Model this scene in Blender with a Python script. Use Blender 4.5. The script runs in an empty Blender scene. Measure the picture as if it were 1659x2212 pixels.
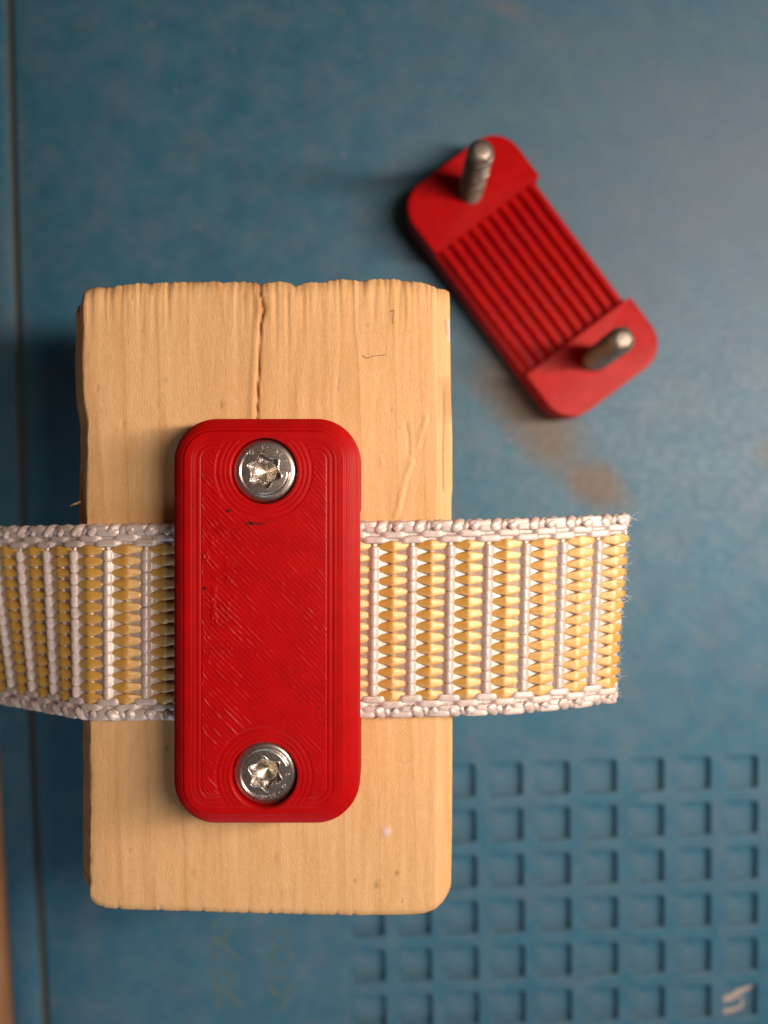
import bpy, math, random
import numpy as np
from mathutils import Vector, Matrix, Euler
rng = np.random.default_rng(7); random.seed(7)
R = math.radians
sc = bpy.context.scene
# ---------------------------------------------------------------- camera, light, exposure (1 unit = 1 mm)
sc.unit_settings.system = 'METRIC'; sc.unit_settings.scale_length = 0.001
CAMZ = 114.0
TANW = 0.481
cam = bpy.data.cameras.new('camera'); camo = bpy.data.objects.new('camera', cam)
sc.collection.objects.link(camo); sc.camera = camo
camo.location = (0, 0, CAMZ); camo.rotation_euler = (0, 0, 0)
cam.sensor_fit = 'HORIZONTAL'; cam.sensor_width = 36.0; cam.lens = 18.0 / TANW
cam.clip_start = 1.0; cam.clip_end = 2000.0
cam.dof.use_dof = True; cam.dof.focus_distance = CAMZ - 36.5
cam.dof.aperture_fstop = cam.lens * 1e-3 / 2.3          # 2.3 mm wide lens opening
cam.dof.aperture_blades = 0

w = bpy.data.worlds.new("World"); sc.world = w; w.use_nodes = True
bg = w.node_tree.nodes['Background']
bg.inputs[0].default_value = (1.0, 0.64, 0.46, 1); bg.inputs[1].default_value = 0.045

def area(name, loc, target, size, power, col, shape='DISK'):
    l = bpy.data.lights.new(name, 'AREA'); l.shape = shape; l.size = size; l.energy = power; l.color = col
    o = bpy.data.objects.new(name, l); sc.collection.objects.link(o)
    o.location = loc
    o.rotation_euler = (Vector(target) - Vector(loc)).to_track_quat('-Z', 'Y').to_euler()
    return o
lamp = area('desk_lamp_light', (100, 14, 140), (0, 0, 20), 16, 460000, (1.0, 0.82, 0.67), 'RECTANGLE')
lamp.data.size_y = 140          # a tube: long along the desk, narrow across
area('window_light', (-45, -250, 150), (0, -20, 10), 150, 175000, (0.76, 0.91, 1.0))
sc.view_settings.view_transform = 'Standard'; sc.view_settings.look = 'None'
sc.view_settings.exposure = 0.0; sc.view_settings.gamma = 1.0; sc.view_settings.use_curve_mapping = False
sc.cycles.use_denoising = True
sc.cycles.max_bounces = 8

# ---------------------------------------------------------------- helpers
def K(z): return TANW * (CAMZ - z) / 829.5
def at(px, py, z):                 # a measured point of the photograph, placed on the plane at height z
    return ((px - 829.5) * K(z), (1106 - py) * K(z))

def tag(o, label=None, cat=None, group=None, kind=None):
    if label: o['label'] = label
    if cat: o['category'] = cat
    if group: o['group'] = group
    if kind: o['kind'] = kind
    return o
def empty(name, loc=(0, 0, 0), rot=(0, 0, 0)):
    o = bpy.data.objects.new(name, None); sc.collection.objects.link(o)
    o.location = loc; o.rotation_euler = rot; o.empty_display_size = 2
    return o
def mesh(name, V, F, mats, uv=None, smooth=True, attr=None, midx=None):
    V = np.asarray(V, dtype=np.float32)
    me = bpy.data.meshes.new(name)
    if isinstance(F, np.ndarray) and F.ndim == 2:
        n = F.shape[1]
        me.vertices.add(len(V)); me.vertices.foreach_set('co', V.ravel())
        me.loops.add(F.size); me.loops.foreach_set('vertex_index', F.ravel().astype(np.int32))
        me.polygons.add(len(F)); me.polygons.foreach_set('loop_start', np.arange(0, F.size, n, dtype=np.int32))
        me.update(calc_edges=True)
    else:
        me.from_pydata(V.tolist(), [], [list(map(int, f)) for f in F])
    me.validate()
    for m in (mats if isinstance(mats, (list, tuple)) else [mats]): me.materials.append(m)
    if smooth: me.polygons.foreach_set('use_smooth', np.ones(len(me.polygons), dtype=bool))
    if midx is not None: me.polygons.foreach_set('material_index', np.asarray(midx, dtype=np.int32))
    if uv is not None:
        l = me.uv_layers.new(name='UVMap')
        idx = np.empty(len(me.loops), dtype=np.int32); me.loops.foreach_get('vertex_index', idx)
        l.data.foreach_set('uv', np.asarray(uv, dtype=np.float32)[idx].ravel())
    if attr:
        for k, a in attr.items():
            at_ = me.attributes.new(k, 'FLOAT', 'POINT'); at_.data.foreach_set('value', np.asarray(a, dtype=np.float32))
    me.update()
    return me
def obj(name, me, parent=None, loc=(0, 0, 0), rot=(0, 0, 0)):
    o = bpy.data.objects.new(name, me); sc.collection.objects.link(o)
    o.location = loc; o.rotation_euler = rot
    if parent: o.parent = parent
    return o
def copy_tree(o, parent=None):
    c = o.copy(); sc.collection.objects.link(c); c.parent = parent
    for ch in list(o.children): copy_tree(ch, c)
    return c
def gridfaces(ny, nx, wrap=False):
    i = np.arange(ny - 1)[:, None]; j = np.arange(nx if wrap else nx - 1)[None, :]
    a = i * nx + j; b = i * nx + (j + 1) % nx; c = (i + 1) * nx + (j + 1) % nx; d = (i + 1) * nx + j
    return np.stack([a, b, c, d], -1).reshape(-1, 4)
def hash2(i, j, s=0):
    v = np.sin(i * 127.1 + j * 311.7 + s * 74.7) * 43758.5453
    return v - np.floor(v)
def vnoise(x, y, s=0):
    xi = np.floor(x); yi = np.floor(y); fx = x - xi; fy = y - yi
    fx = fx * fx * (3 - 2 * fx); fy = fy * fy * (3 - 2 * fy)
    a = hash2(xi, yi, s); b = hash2(xi + 1, yi, s); c = hash2(xi, yi + 1, s); d = hash2(xi + 1, yi + 1, s)
    return (a + (b - a) * fx) * (1 - fy) + (c + (d - c) * fx) * fy
def fbm(x, y, s=0, o=4):
    t = 0; a = .5
    for k in range(o):
        t = t + a * vnoise(x * 2 ** k, y * 2 ** k, s + k * 3.1); a *= .5
    return t
def sstep(a, b, x):
    t = np.clip((x - a) / (b - a), 0, 1); return t * t * (3 - 2 * t)
def polydist(X, Y, pts):
    """distance to a polyline, and the sign of the side"""
    best = np.full(np.shape(X), 1e9); side = np.zeros(np.shape(X))
    for (x0, y0), (x1, y1) in zip(pts[:-1], pts[1:]):
        dx, dy = x1 - x0, y1 - y0; L2 = dx * dx + dy * dy
        t = np.clip(((X - x0) * dx + (Y - y0) * dy) / L2, 0, 1)
        d = np.hypot(X - x0 - t * dx, Y - y0 - t * dy)
        s = np.sign((X - x0) * dy - (Y - y0) * dx)
        m = d < best; best = np.where(m, d, best); side = np.where(m, s, side)
    return best, side

# ---------------------------------------------------------------- materials
class NT:
    def __init__(self, name, **kw):
        self.m = bpy.data.materials.new(name); self.m.use_nodes = True
        self.t = self.m.node_tree; self.b = self.t.nodes['Principled BSDF']
        for k, v in kw.items(): self.b.inputs[k].default_value = v
    def n(self, typ, **kw):
        nd = self.t.nodes.new(typ)
        for k, v in kw.items():
            if k.startswith('_'): setattr(nd, k[1:], v)
            else: nd.inputs[k.replace('__', ' ')].default_value = v
        return nd
    def l(self, a, b): self.t.links.new(a, b)
    def coord(self, kind='Object', scale=(1, 1, 1), loc=(0, 0, 0), rot=(0, 0, 0), vt='POINT'):
        tc = self.n('ShaderNodeTexCoord'); mp = self.n('ShaderNodeMapping', _vector_type=vt)
        mp.inputs['Scale'].default_value = scale; mp.inputs['Location'].default_value = loc; mp.inputs['Rotation'].default_value = rot
        self.l(tc.outputs[kind], mp.inputs[0]); return mp.outputs[0]
    def noise(self, vec, scale, detail=4, rough=.55, dist=0):
        nd = self.n('ShaderNodeTexNoise', Scale=scale, Detail=detail, Roughness=rough, Distortion=dist)
        self.l(vec, nd.inputs['Vector']); return nd.outputs['Fac']
    def ramp(self, fac, stops):
        r = self.n('ShaderNodeValToRGB'); e = r.color_ramp.elements
        while len(e) < len(stops): e.new(.5)
        for i, (p, c) in enumerate(stops):
            e[i].position = p; e[i].color = (c, c, c, 1) if isinstance(c, (int, float)) else (*c, 1)
        self.l(fac, r.inputs[0]); return r.outputs[0]
    def mix(self, fac, a, b, mode='MIX'):
        m = self.n('ShaderNodeMix', _data_type='RGBA', _blend_type=mode)
        for s, v in ((m.inputs[0], fac), (m.inputs[6], a), (m.inputs[7], b)):
            if isinstance(v, (int, float)): s.default_value = v
            elif isinstance(v, tuple): s.default_value = (*v, 1)
            else: self.l(v, s)
        return m.outputs[2]
    def math(self, op, a, b=0.0, clamp=False):
        m = self.n('ShaderNodeMath', _operation=op, _use_clamp=clamp)
        for s, v in ((m.inputs[0], a), (m.inputs[1], b)):
            if isinstance(v, (int, float)): s.default_value = v
            else: self.l(v, s)
        return m.outputs[0]
    def attr(self, name):
        a = self.n('ShaderNodeAttribute'); a.attribute_name = name; return a.outputs['Fac']
    def bump(self, h, strength=.5, dist=.05, prev=None):
        b = self.n('ShaderNodeBump', Strength=strength, Distance=dist); self.l(h, b.inputs['Height'])
        if prev is not None: self.l(prev, b.inputs['Normal'])
        return b.outputs[0]
    def blob(self, x, y, rx, ry, rot=0, soft=.5, distort=None):
        """a soft elliptical stain at a place on the surface (object coordinates), 1 inside, 0 outside"""
        tc = self.n('ShaderNodeTexCoord'); v = tc.outputs['Object']
        if distort:
            nz = self.n('ShaderNodeTexNoise', Scale=distort[0], Detail=4.0); self.l(v, nz.inputs['Vector'])
            sub = self.n('ShaderNodeVectorMath', _operation='SUBTRACT'); self.l(nz.outputs['Color'], sub.inputs[0]); sub.inputs[1].default_value = (.5, .5, .5)
            scl = self.n('ShaderNodeVectorMath', _operation='SCALE'); self.l(sub.outputs[0], scl.inputs[0]); scl.inputs['Scale'].default_value = distort[1]
            add = self.n('ShaderNodeVectorMath', _operation='ADD'); self.l(v, add.inputs[0]); self.l(scl.outputs[0], add.inputs[1]); v = add.outputs[0]
        mp = self.n('ShaderNodeMapping', _vector_type='TEXTURE')
        mp.inputs['Location'].default_value = (x, y, 0); mp.inputs['Rotation'].default_value = (0, 0, rot); mp.inputs['Scale'].default_value = (rx, ry, 1e6)
        self.l(v, mp.inputs[0])
        ln = self.n('ShaderNodeVectorMath', _operation='LENGTH'); self.l(mp.outputs[0], ln.inputs[0])
        return self.ramp(ln.outputs['Value'], [(max(0.0, 1 - soft) * .5, 1.0), (.5 + soft * .25, 0.0)])
    def out(self, color=None, normal=None, rough=None):
        for v, k in ((color, 'Base Color'), (normal, 'Normal'), (rough, 'Roughness')):
            if v is not None: self.l(v, self.b.inputs[k])
        return self.m

def mat_red():
    t = NT('red_plastic', **{'Roughness': .42, 'Specular IOR Level': .19, 'Subsurface Weight': .08, 'Subsurface Scale': .6, 'Subsurface Radius': (1.0, .15, .1)})
    co = t.coord(); n1 = t.noise(co, .5, 3); n2 = t.noise(co, 9, 4)
    c = t.ramp(n1, [(.3, (.32, .0005, .0013)), (.7, (.39, .0008, .0020))])
    c = t.mix(t.attr('soot'), c, (.012, .006, .006))
    c = t.mix(t.math('MULTIPLY', t.ramp(t.noise(co, 4, 5, .7), [(.66, 0.0), (.74, 1.0)]), .10), c, (.75, .35, .33))
    return t.out(c, t.bump(n2, .25, .012), t.ramp(n2, [(.3, .34), (.7, .46)]))
def mat_wood():
    t = NT('pale_pine', **{'Roughness': .62, 'Specular IOR Level': .3})
    co = t.coord(scale=(1, .06, .3))
    base = t.ramp(t.noise(co, 1.2, 5, .6), [(.3, (.62, .355, .150)), (.5, (.68, .410, .190)), (.72, (.73, .46, .240))])
    # growth rings running along the block
    co2 = t.coord(scale=(1, .035, .0), loc=(0, 0, 0))
    dis = t.noise(co2, .35, 3)
    tc = t.n('ShaderNodeTexCoord'); sx = t.n('ShaderNodeSeparateXYZ'); t.l(tc.outputs['Object'], sx.inputs[0])
    x = t.math('ADD', sx.outputs[0], t.math('MULTIPLY', dis, 5.0))
    x = t.math('ADD', x, t.math('MULTIPLY', sx.outputs[1], .05))
    wv = t.n('ShaderNodeMath', _operation='FRACT'); t.l(t.math('MULTIPLY', x, .30), wv.inputs[0])
    ring = t.ramp(wv.outputs[0], [(0.0, 0.0), (.5, .04), (.84, .35), (.93, 1.0), (1.0, 0.0)])
    col = t.mix(t.math('MULTIPLY', ring, t.ramp(t.noise(t.coord(scale=(.5, .1, 1)), .5, 2), [(.3, .2), (.7, .75)])), base, (.50, .25, .085))
    fib = t.noise(t.coord(scale=(1, .05, .1)), 11, 4, .7)
    col = t.mix(t.math('MULTIPLY', t.ramp(fib, [(.35, 0.0), (.75, 1.0)]), .30), col, (.50, .27, .10))
    mott = t.noise(t.coord(), 1.6, 6, .7)
    col = t.mix(t.math('MULTIPLY', t.ramp(mott, [(.45, 0.0), (.8, 1.0)]), .35), col, (.80, .50, .30))
    pore = t.noise(t.coord(scale=(1, .35, 1)), 6.5, 3, .5)
    col = t.mix(t.math('MULTIPLY', t.ramp(pore, [(.72, 0.0), (.80, 1.0)]), .5), col, (.30, .15, .06))
    col = t.mix(t.attr('resin'), col, (.36, .13, .022))
    col = t.mix(t.attr('dirt_shade'), col, (.16, .085, .045))  # dirty pits and splits, plus the painted shade of the left arris
    col = t.mix(t.attr('pale'), col, (.62, .50, .52))
    h = t.noise(t.coord(scale=(1, .45, 1)), 7, 6, .7)
    nrm = t.bump(h, .8, .10); nrm = t.bump(fib, .4, .05, nrm)
    spk = t.noise(t.coord(), 9, 3, .6); col = t.mix(t.math('MULTIPLY', t.ramp(spk, [(.60, 0.0), (.72, 1.0)]), .25), col, (.86, .60, .40)); col = t.mix(t.math('MULTIPLY', t.ramp(spk, [(.28, 1.0), (.40, 0.0)]), .22), col, (.42, .23, .10))
    nrm = t.bump(t.noise(t.coord(), 22, 3, .7), .35, .02, nrm)
    return t.out(col, nrm)
def mat_mat():
    t = NT('blue_silicone', **{'Roughness': .5, 'Specular IOR Level': .35})
    co = t.coord()
    n = t.noise(co, .22, 6, .65); n2 = t.noise(co, .06, 3)
    col = t.ramp(n, [(.3, (.023, .110, .188)), (.55, (.034, .134, .214)), (.75, (.060, .150, .212))])
    # dusty film in random patches
    film = t.math('MULTIPLY', t.ramp(t.noise(co, .16, 9, .78, .3), [(.44, 0.0), (.72, 1.0)]), .42)
    col = t.mix(film, col, (.17, .17, .19))
    sheen_tint = t.math('MULTIPLY', t.blob(52, 48, 92, 74, .2, 1.0, (.05, 20)), .75)  # grey-blue blob paints the lamp's sheen into the upper right of the mat
    col = t.mix(sheen_tint, col, (.125, .160, .205))
    st = t.blob(*at(1150, 890, 0), 24, 9.5, R(-50), .55, (.25, 4))
    st2 = t.blob(*at(1285, 1045, 0), 11, 7.0, R(-30), .5, (.3, 3))
    sm = t.math('MAXIMUM', st, st2)
    col = t.mix(t.math('MULTIPLY', sm, .95), col, (.112, .092, .078))
    st3 = t.blob(*at(1275, 1065, 0), 4.2, 2.6, R(-20), .7, (.4, 2))
    col = t.mix(t.math('MULTIPLY', st3, .6), col, (.10, .085, .085))
    st4 = t.blob(*at(1665, 985, 0), 4.6, 4.0, 0, .7, (.4, 3))
    col = t.mix(t.math('MULTIPLY', st4, .6), col, (.11, .105, .10))
    st5 = t.blob(*at(1090, 20, 0), 5.2, 3.0, R(-25), .8, (.4, 3))
    col = t.mix(t.math('MULTIPLY', st5, .5), col, (.17, .15, .17))
    spots = t.ramp(t.noise(co, 1.7, 2, .5), [(.69, 0.0), (.76, 1.0)])
    col = t.mix(t.math('MULTIPLY', spots, .33), col, (.30, .25, .25))
    sp3 = t.ramp(t.noise(t.coord(loc=(31, 7, 0)), 1.1, 2, .5), [(.72, 0.0), (.77, 1.0)])
    col = t.mix(t.math('MULTIPLY', sp3, .4), col, (.28, .14, .07))
    nrm = t.bump(t.noise(co, 6, 5, .65), .35, .06); nrm = t.bump(t.noise(co, .9, 4), .25, .25, nrm)
    return t.out(col, nrm, t.ramp(t.noise(co, .8, 5), [(.3, .45), (.7, .62)]))
def mat_table():
    t = NT('table_wood', **{'Roughness': .5})
    c = t.ramp(t.noise(t.coord(scale=(1, .1, 1)), 1.0, 5), [(.3, (.42, .17, .07)), (.7, (.60, .29, .13))])
    return t.out(c)
def mat_metal(name, col, rough, bscale=14, bstr=.25, dirt_shade=None):
    t = NT(name, **{'Metallic': 1.0, 'Roughness': rough})
    co = t.coord(); n = t.noise(co, bscale, 5, .7)
    c = t.ramp(t.noise(co, 3, 5, .7), [(.35, tuple(v * .72 for v in col)), (.65, col)])
    if dirt_shade: c = t.mix(t.ramp(t.noise(co, 5, 4, .6), [(.55, 0.0), (.75, .8)]), c, dirt_shade)
    return t.out(c, t.bump(n, bstr, .02), t.ramp(n, [(.3, rough * .7), (.7, min(1, rough * 1.5))]))
def mat_yarn(name, col, col2):
    t = NT(name, **{'Metallic': .10, 'Specular IOR Level': 1.0, 'IOR': 1.75, 'Anisotropic': .85, 'Anisotropic Rotation': .25, 'Subsurface Weight': .25, 'Subsurface Scale': .5, 'Subsurface Radius': (1.0, .7, .5), 'Sheen Weight': .1})
    tg = t.n('ShaderNodeTangent', _direction_type='UV_MAP'); t.l(tg.outputs[0], t.b.inputs['Tangent'])
    v = t.coord('UV', scale=(1.1, 1, 1))
    n = t.noise(v, 1.0, 4, .7)
    n2 = t.noise(t.coord('UV', scale=(.5, 4.5, 1)), 3.0, 4, .85)
    c = t.mix(t.ramp(n2, [(.3, 0.0), (.7, 1.0)]), col2, col)
    return t.out(c, t.bump(n2, .8, .06), t.ramp(n, [(.3, .30), (.7, .42)]))
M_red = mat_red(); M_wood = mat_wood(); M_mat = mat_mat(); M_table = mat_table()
M_steel = mat_metal('screw_steel', (.70, .64, .61), .28, 14, .12)
M_pit = mat_metal('zinc_pit', (.60, .53, .40), .30, 10, .05)
M_thread = mat_metal('thread_steel', (.36, .31, .27), .50, 4, 1.0, (.20, .15, .11))
M_white = mat_yarn('white_yarn', (.66, .54, .51), (.48, .38, .34))
M_yellow = mat_yarn('yellow_yarn', (.68, .385, .070), (.50, .25, .032))
M_core = NT('core_yarn', **{'Roughness': .6, 'Base Color': (.62, .43, .25, 1)}).m
M_glue = NT('dried_glue', **{'Roughness': .55, 'Base Color': (.38, .32, .31, 1)}).m
def mat_print():
    t = NT('worn_print', **{'Roughness': .55, 'Specular IOR Level': .35})
    return t.out(t.ramp(t.noise(t.coord('Object', scale=(1, 1, 1)), .8, 6, .75), [(.35, (.028, .112, .185)), (.60, (.095, .150, .145))]))
M_print = mat_print()
M_dust = NT('dust_grains', **{'Roughness': .5, 'Base Color': (.55, .45, .42, 1)}).m
M_groove = NT('groove_dust_shade', **{'Roughness': .8, 'Base Color': (.062, .080, .085, 1)}).m  # dust tone, with the shade inside the groove painted in
M_hair = NT('hair', **{'Roughness': .5, 'Base Color': (.12, .06, .03, 1)}).m

# ================================================================ table and silicone mat
tb = obj('table', mesh('table', [(-140, -140, -2.6), (140, -140, -2.6), (140, 140, -2.6), (-140, 140, -2.6)], [(0, 1, 2, 3)], M_table))
tag(tb, kind='structure')

mat_root = empty('work_mat', (0, 0, 0))
tag(mat_root, 'stained blue silicone work mat with square recesses and an edge groove', 'work mat')
# left margin: rim, narrow strip, groove
def groove_px(y): return 20 + .0215 * y + 6.4e-6 * y * y
def edge_px(y): return groove_px(y) - 79 + .0000 * y + np.where(y > 1500, (y - 1500) * .012, 0)
ys = np.linspace(100, -100, 121)
pyy = 1106 - ys / K(0)
pyc = np.clip(pyy, -500, 2700)
gx = (groove_px(pyc) - 829.5) * K(0)
ex = (edge_px(pyc) - 829.5) * K(0)
prof = [('e', 0.15, -2.6), ('e', 0.0, -2.0), ('e', .02, -.5), ('e', .14, -.16), ('e', .42, 0), ('g', -.75, 0), ('g', -.60, -.05), ('g', -.50, -.2), ('g', -.42, -.95),
        ('g', -.3, -1.05), ('g', .3, -1.05), ('g', .42, -.95), ('g', .50, -.2), ('g', .60, -.05), ('g', .75, 0), ('r', 0, 0)]
cols = []
for kind, dx, z in prof:
    xx = ex + dx if kind == 'e' else gx + dx if kind == 'g' else np.full_like(ys, -36.0)
    cols.append(np.stack([xx, ys, np.full_like(ys, z)], -1))
V = np.stack(cols, 1).reshape(-1, 3)
fq = gridfaces(len(ys), len(prof))[:, ::-1]
mi = np.tile(((np.arange(len(prof) - 1) >= 6) & (np.arange(len(prof) - 1) <= 12)).astype(int), len(ys) - 1)
obj('mat_edge', mesh('mat_edge', V, fq, [M_mat, M_groove], midx=mi), mat_root)
# grid of square recesses, slightly warped with the rubber
def well_pt(u, v):
    px = 1600 - 101.8 * u + 2.3 * v * u / 8; py = 1669 + 98.6 * v + 3.1 * u
    return np.array([(px - 829.5) * K(0), (1106 - py) * K(0)])
NC, NR = 9, 7
Vs, Fs = [], []
corners = [well_pt(-.5, -.5), well_pt(NC - .5, -.5), well_pt(NC - .5, NR - .5), well_pt(-.5, NR - .5)]   # tr, tl, bl, br
outer = [(110, 100), (-36, 100), (-36, -100), (110, -100)]
for p in outer: Vs.append((*p, 0))
for p in corners: Vs.append((*p, 0))
for i in range(4):
    j = (i + 1) % 4; Fs.append((i, j, 4 + j, 4 + i))
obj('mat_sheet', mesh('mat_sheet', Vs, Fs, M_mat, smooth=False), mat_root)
HN = 40
def rsq(half, rad, n=HN):
    """rounded square outline, unit cell coordinates"""
    out = []
    m = n // 4
    for q, (cx, cy) in enumerate(((1, 1), (-1, 1), (-1, -1), (1, -1))):
        for k in range(m):
            a = q * math.pi / 2 + (k / (m - 1)) * math.pi / 2
            out.append((cx * (half - rad) + rad * math.cos(a), cy * (half - rad) + rad * math.sin(a)))
    return np.array(out)
def outer_sq(pts, half=.5):
    m = np.maximum(abs(pts[:, 0]), abs(pts[:, 1])); return pts / m[:, None] * half
V, F = [], []
hole = rsq(.392, .10)
osq = outer_sq(hole)
# put exact corners in the outer square
m4 = HN // 4
for q, s in enumerate(((1, 1), (-1, 1), (-1, -1), (1, -1))):
    osq[q * m4 + m4 // 2] = (s[0] * .5, s[1] * .5)
well_meshes = []
for v in range(NR):
    for u in range(NC):
        b = len(V)
        for p in osq: V.append((*well_pt(u + p[0], v + p[1]), 0))
        for p in hole: V.append((*well_pt(u + p[0], v + p[1]), 0))
        for k in range(HN):
            k2 = (k + 1) % HN; F.append((b + k, b + k2, b + HN + k2, b + HN + k))
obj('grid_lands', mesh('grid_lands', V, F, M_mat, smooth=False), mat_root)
wprof = [(0, 0), (.012, -.018), (.024, -.075), (.032, -.20), (.036, -.95), (.042, -1.03), (.052, -1.06), (.054, -1.061), (.062, -1.061)]
for v in range(NR):
    for u in range(NC):
        V, F = [], []
        c0 = well_pt(u, v)
        for off, z in wprof:
            rr = rsq(.392 - off, max(.03, .0855 - off * .5))
            for p in rr: V.append((*(well_pt(u + p[0], v + p[1]) - c0), z))
        for a in range(len(wprof) - 1):
            for k in range(HN):
                k2 = (k + 1) % HN; F.append((a * HN + k, a * HN + k2, (a + 1) * HN + k2, (a + 1) * HN + k))
        F.append(tuple(range((len(wprof) - 1) * HN, len(wprof) * HN)))
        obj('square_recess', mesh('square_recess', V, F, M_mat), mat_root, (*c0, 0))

def tube(path, w, h, M=10, side=None, up=None, uoff=0.0, caps=True, power=1.0):
    """flattened tube along path; w,h half sizes; returns V,F,uv"""
    path = np.asarray(path, float); N = len(path)
    w = np.broadcast_to(w, N); h = np.broadcast_to(h, N)
    tan = np.gradient(path, axis=0); tan /= np.linalg.norm(tan, axis=1)[:, None] + 1e-9
    if up is None: up = np.tile([0, 0, 1.0], (N, 1))
    side = np.cross(tan, up); side /= np.linalg.norm(side, axis=1)[:, None] + 1e-9
    up2 = np.cross(side, tan)
    a = np.linspace(0, 2 * np.pi, M, endpoint=False)
    ca = np.sign(np.cos(a)) * abs(np.cos(a)) ** power; sa = np.sign(np.sin(a)) * abs(np.sin(a)) ** power
    V = path[:, None] + side[:, None] * (w[:, None] * ca)[..., None] + up2[:, None] * (h[:, None] * sa)[..., None]
    seg = np.r_[0, np.cumsum(np.linalg.norm(np.diff(path, axis=0), axis=1))] + uoff
    uv = np.stack(np.broadcast_arrays(seg[:, None], (a / (2 * np.pi) + 0 * a)[None, :]), -1)
    F = [tuple(f) for f in gridfaces(N, M, True)]
    V = V.reshape(-1, 3)
    if caps: F += [tuple(range(M))[::-1], tuple(range((N - 1) * M, N * M))]
    return V, F, uv.reshape(-1, 2)
# dried glue scribble in the corner recess
gp = [(1350, 830), (1250, 885), (1150, 935), (1060, 960), (1000, 1030), (900, 1085), (800, 1110), (730, 1170), (690, 1260), (720, 1350), (800, 1360), (950, 1325), (1080, 1280), (1135, 1220), (1135, 1100), (1100, 1020)]
gw = [.18, .30, .36, .42, .46, .50, .48, .34, .26, .34, .42, .34, .28, .24, .16, .12]
pp = []
for (x, y) in gp:
    X, Y = at((2650 + x / 5.089) / 1.79385, (3650 + y / 5.089) / 1.79385, -1.2); pp.append((X, Y, -1.0))
pp = np.array(pp); ii = np.linspace(0, len(pp) - 1, 90)
path = np.stack([np.interp(ii, range(len(pp)), pp[:, k]) for k in range(3)], -1)
ww = np.interp(ii, range(len(pp)), gw) * (1 + .25 * (vnoise(ii * 2, ii * 0, 5) - .5))
Vg, Fg, uvg = tube(path, ww, .10 + 0 * ww, 12)
obj('glue_smear', mesh('glue_smear', Vg, Fg, M_glue, uvg), mat_root)

# ghost of worn-off printed characters in two columns on the mat
def text_mesh(name, txt, size, mat, ext=0.0):
    c = bpy.data.curves.new(name, 'FONT'); c.body = txt; c.size = size; c.align_x = 'CENTER'; c.align_y = 'CENTER'; c.extrude = ext
    o = bpy.data.objects.new(name, c); sc.collection.objects.link(o)
    bpy.context.view_layer.update()
    me = bpy.data.meshes.new_from_object(o.evaluated_get(bpy.context.evaluated_depsgraph_get()))
    bpy.data.objects.remove(o); bpy.data.curves.remove(c)
    me.materials.clear(); me.materials.append(mat); me.name = name
    return me
for ch, px, py in (('K', 488, 2040), ('R', 490, 2142), ('8', 607, 2052), ('9', 607, 2152)):
    x, y = at(px, py, 0)
    obj('printed_character', text_mesh('printed_character', ch, 8.2, M_print), mat_root, (x, y, .012), (0, 0, R(2)))

# dust grains lying on the mat
V, F = [], []
known = [(450, 28), (272, 52), (380, 195), (572, 200), (512, 328), (775, 122), (740, 335), (420, 490), (505, 110), (1100, 950), (1485, 1245), (1548, 1240), (1640, 1440), (1545, 1475), (430, 492), (1075, 970), (640, 90), (330, 52)]
def grain(x, y, z, r):
    b = len(V); n = 7
    V.append((x, y, z + r * .7))
    for k in range(n):
        a = k / n * 6.283; rr = r * random.uniform(.6, 1.3); V.append((x + rr * math.cos(a), y + rr * math.sin(a) * .8, z))
    for k in range(n): F.append((b, b + 1 + k, b + 1 + (k + 1) % n))
for (px, py) in known: grain(*at(px, py, 0), 0, random.uniform(.08, .19))
for k in range(90):
    px, py = random.uniform(50, 1650), random.uniform(5, 1600); grain(*at(px, py, 0), 0, random.uniform(.03, .08))
tag(obj('dust', mesh('dust', V, F, M_dust)), 'pale dust grains scattered over the blue mat', 'dust', kind='stuff')

# ================================================================ wood block
WZ = 34.0
kz = K(WZ)
kl = K(WZ - 3.3)
left_pts = [(560, 158), (640, 161), (714, 160.5), (825, 160), (870, 163), (888, 167), (920, 171), (965, 171), (1041, 169), (1117, 168), (1300, 172), (1560, 175), (1691, 177), (1829, 176), (1949, 178), (2020, 180)]
right_pts = [(560, 973), (700, 974), (850, 976), (940, 979), (1057, 979), (1080, 977), (1300, 978), (1600, 979), (1800, 978), (1949, 976), (2020, 976)]
top_pts = [(160, 640), (172, 626), (188, 621), (198, 618), (230, 614), (330, 608), (400, 605), (480, 606), (552, 606), (560, 612), (566, 606), (600, 606), (625, 609), (638, 614), (655, 608), (680, 605), (750, 602), (850, 601), (895, 604), (925, 610), (948, 617), (980, 621)]
bot_pts = [(170, 1938), (186, 1942), (194, 1953), (205, 1960), (225, 1966), (260, 1969), (400, 1973), (560, 1978), (760, 1982), (880, 1981), (915, 1978), (940, 1970), (958, 1957), (970, 1940), (976, 1928), (985, 1925)]
def ip(v, pts):
    p = np.array(pts); return np.interp(v, p[:, 0], p[:, 1])
yl = lambda py: (ip(py, left_pts) - 829.5) * kl
xr = lambda py: (ip(py, right_pts) - 829.5) * kz
NU, NV = 250, 330
u = np.r_[np.linspace(0, .06, 26)[:-1], np.linspace(.06, .94, NU - 50)[:-1], np.linspace(.94, 1, 26)]
v = np.r_[np.linspace(0, .05, 30)[:-1], np.linspace(.05, 1, NV - 30) ** 1.0]
v = np.sort(v)
U, Vv = np.meshgrid(u, v)          # v=0 at the ragged top end
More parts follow.
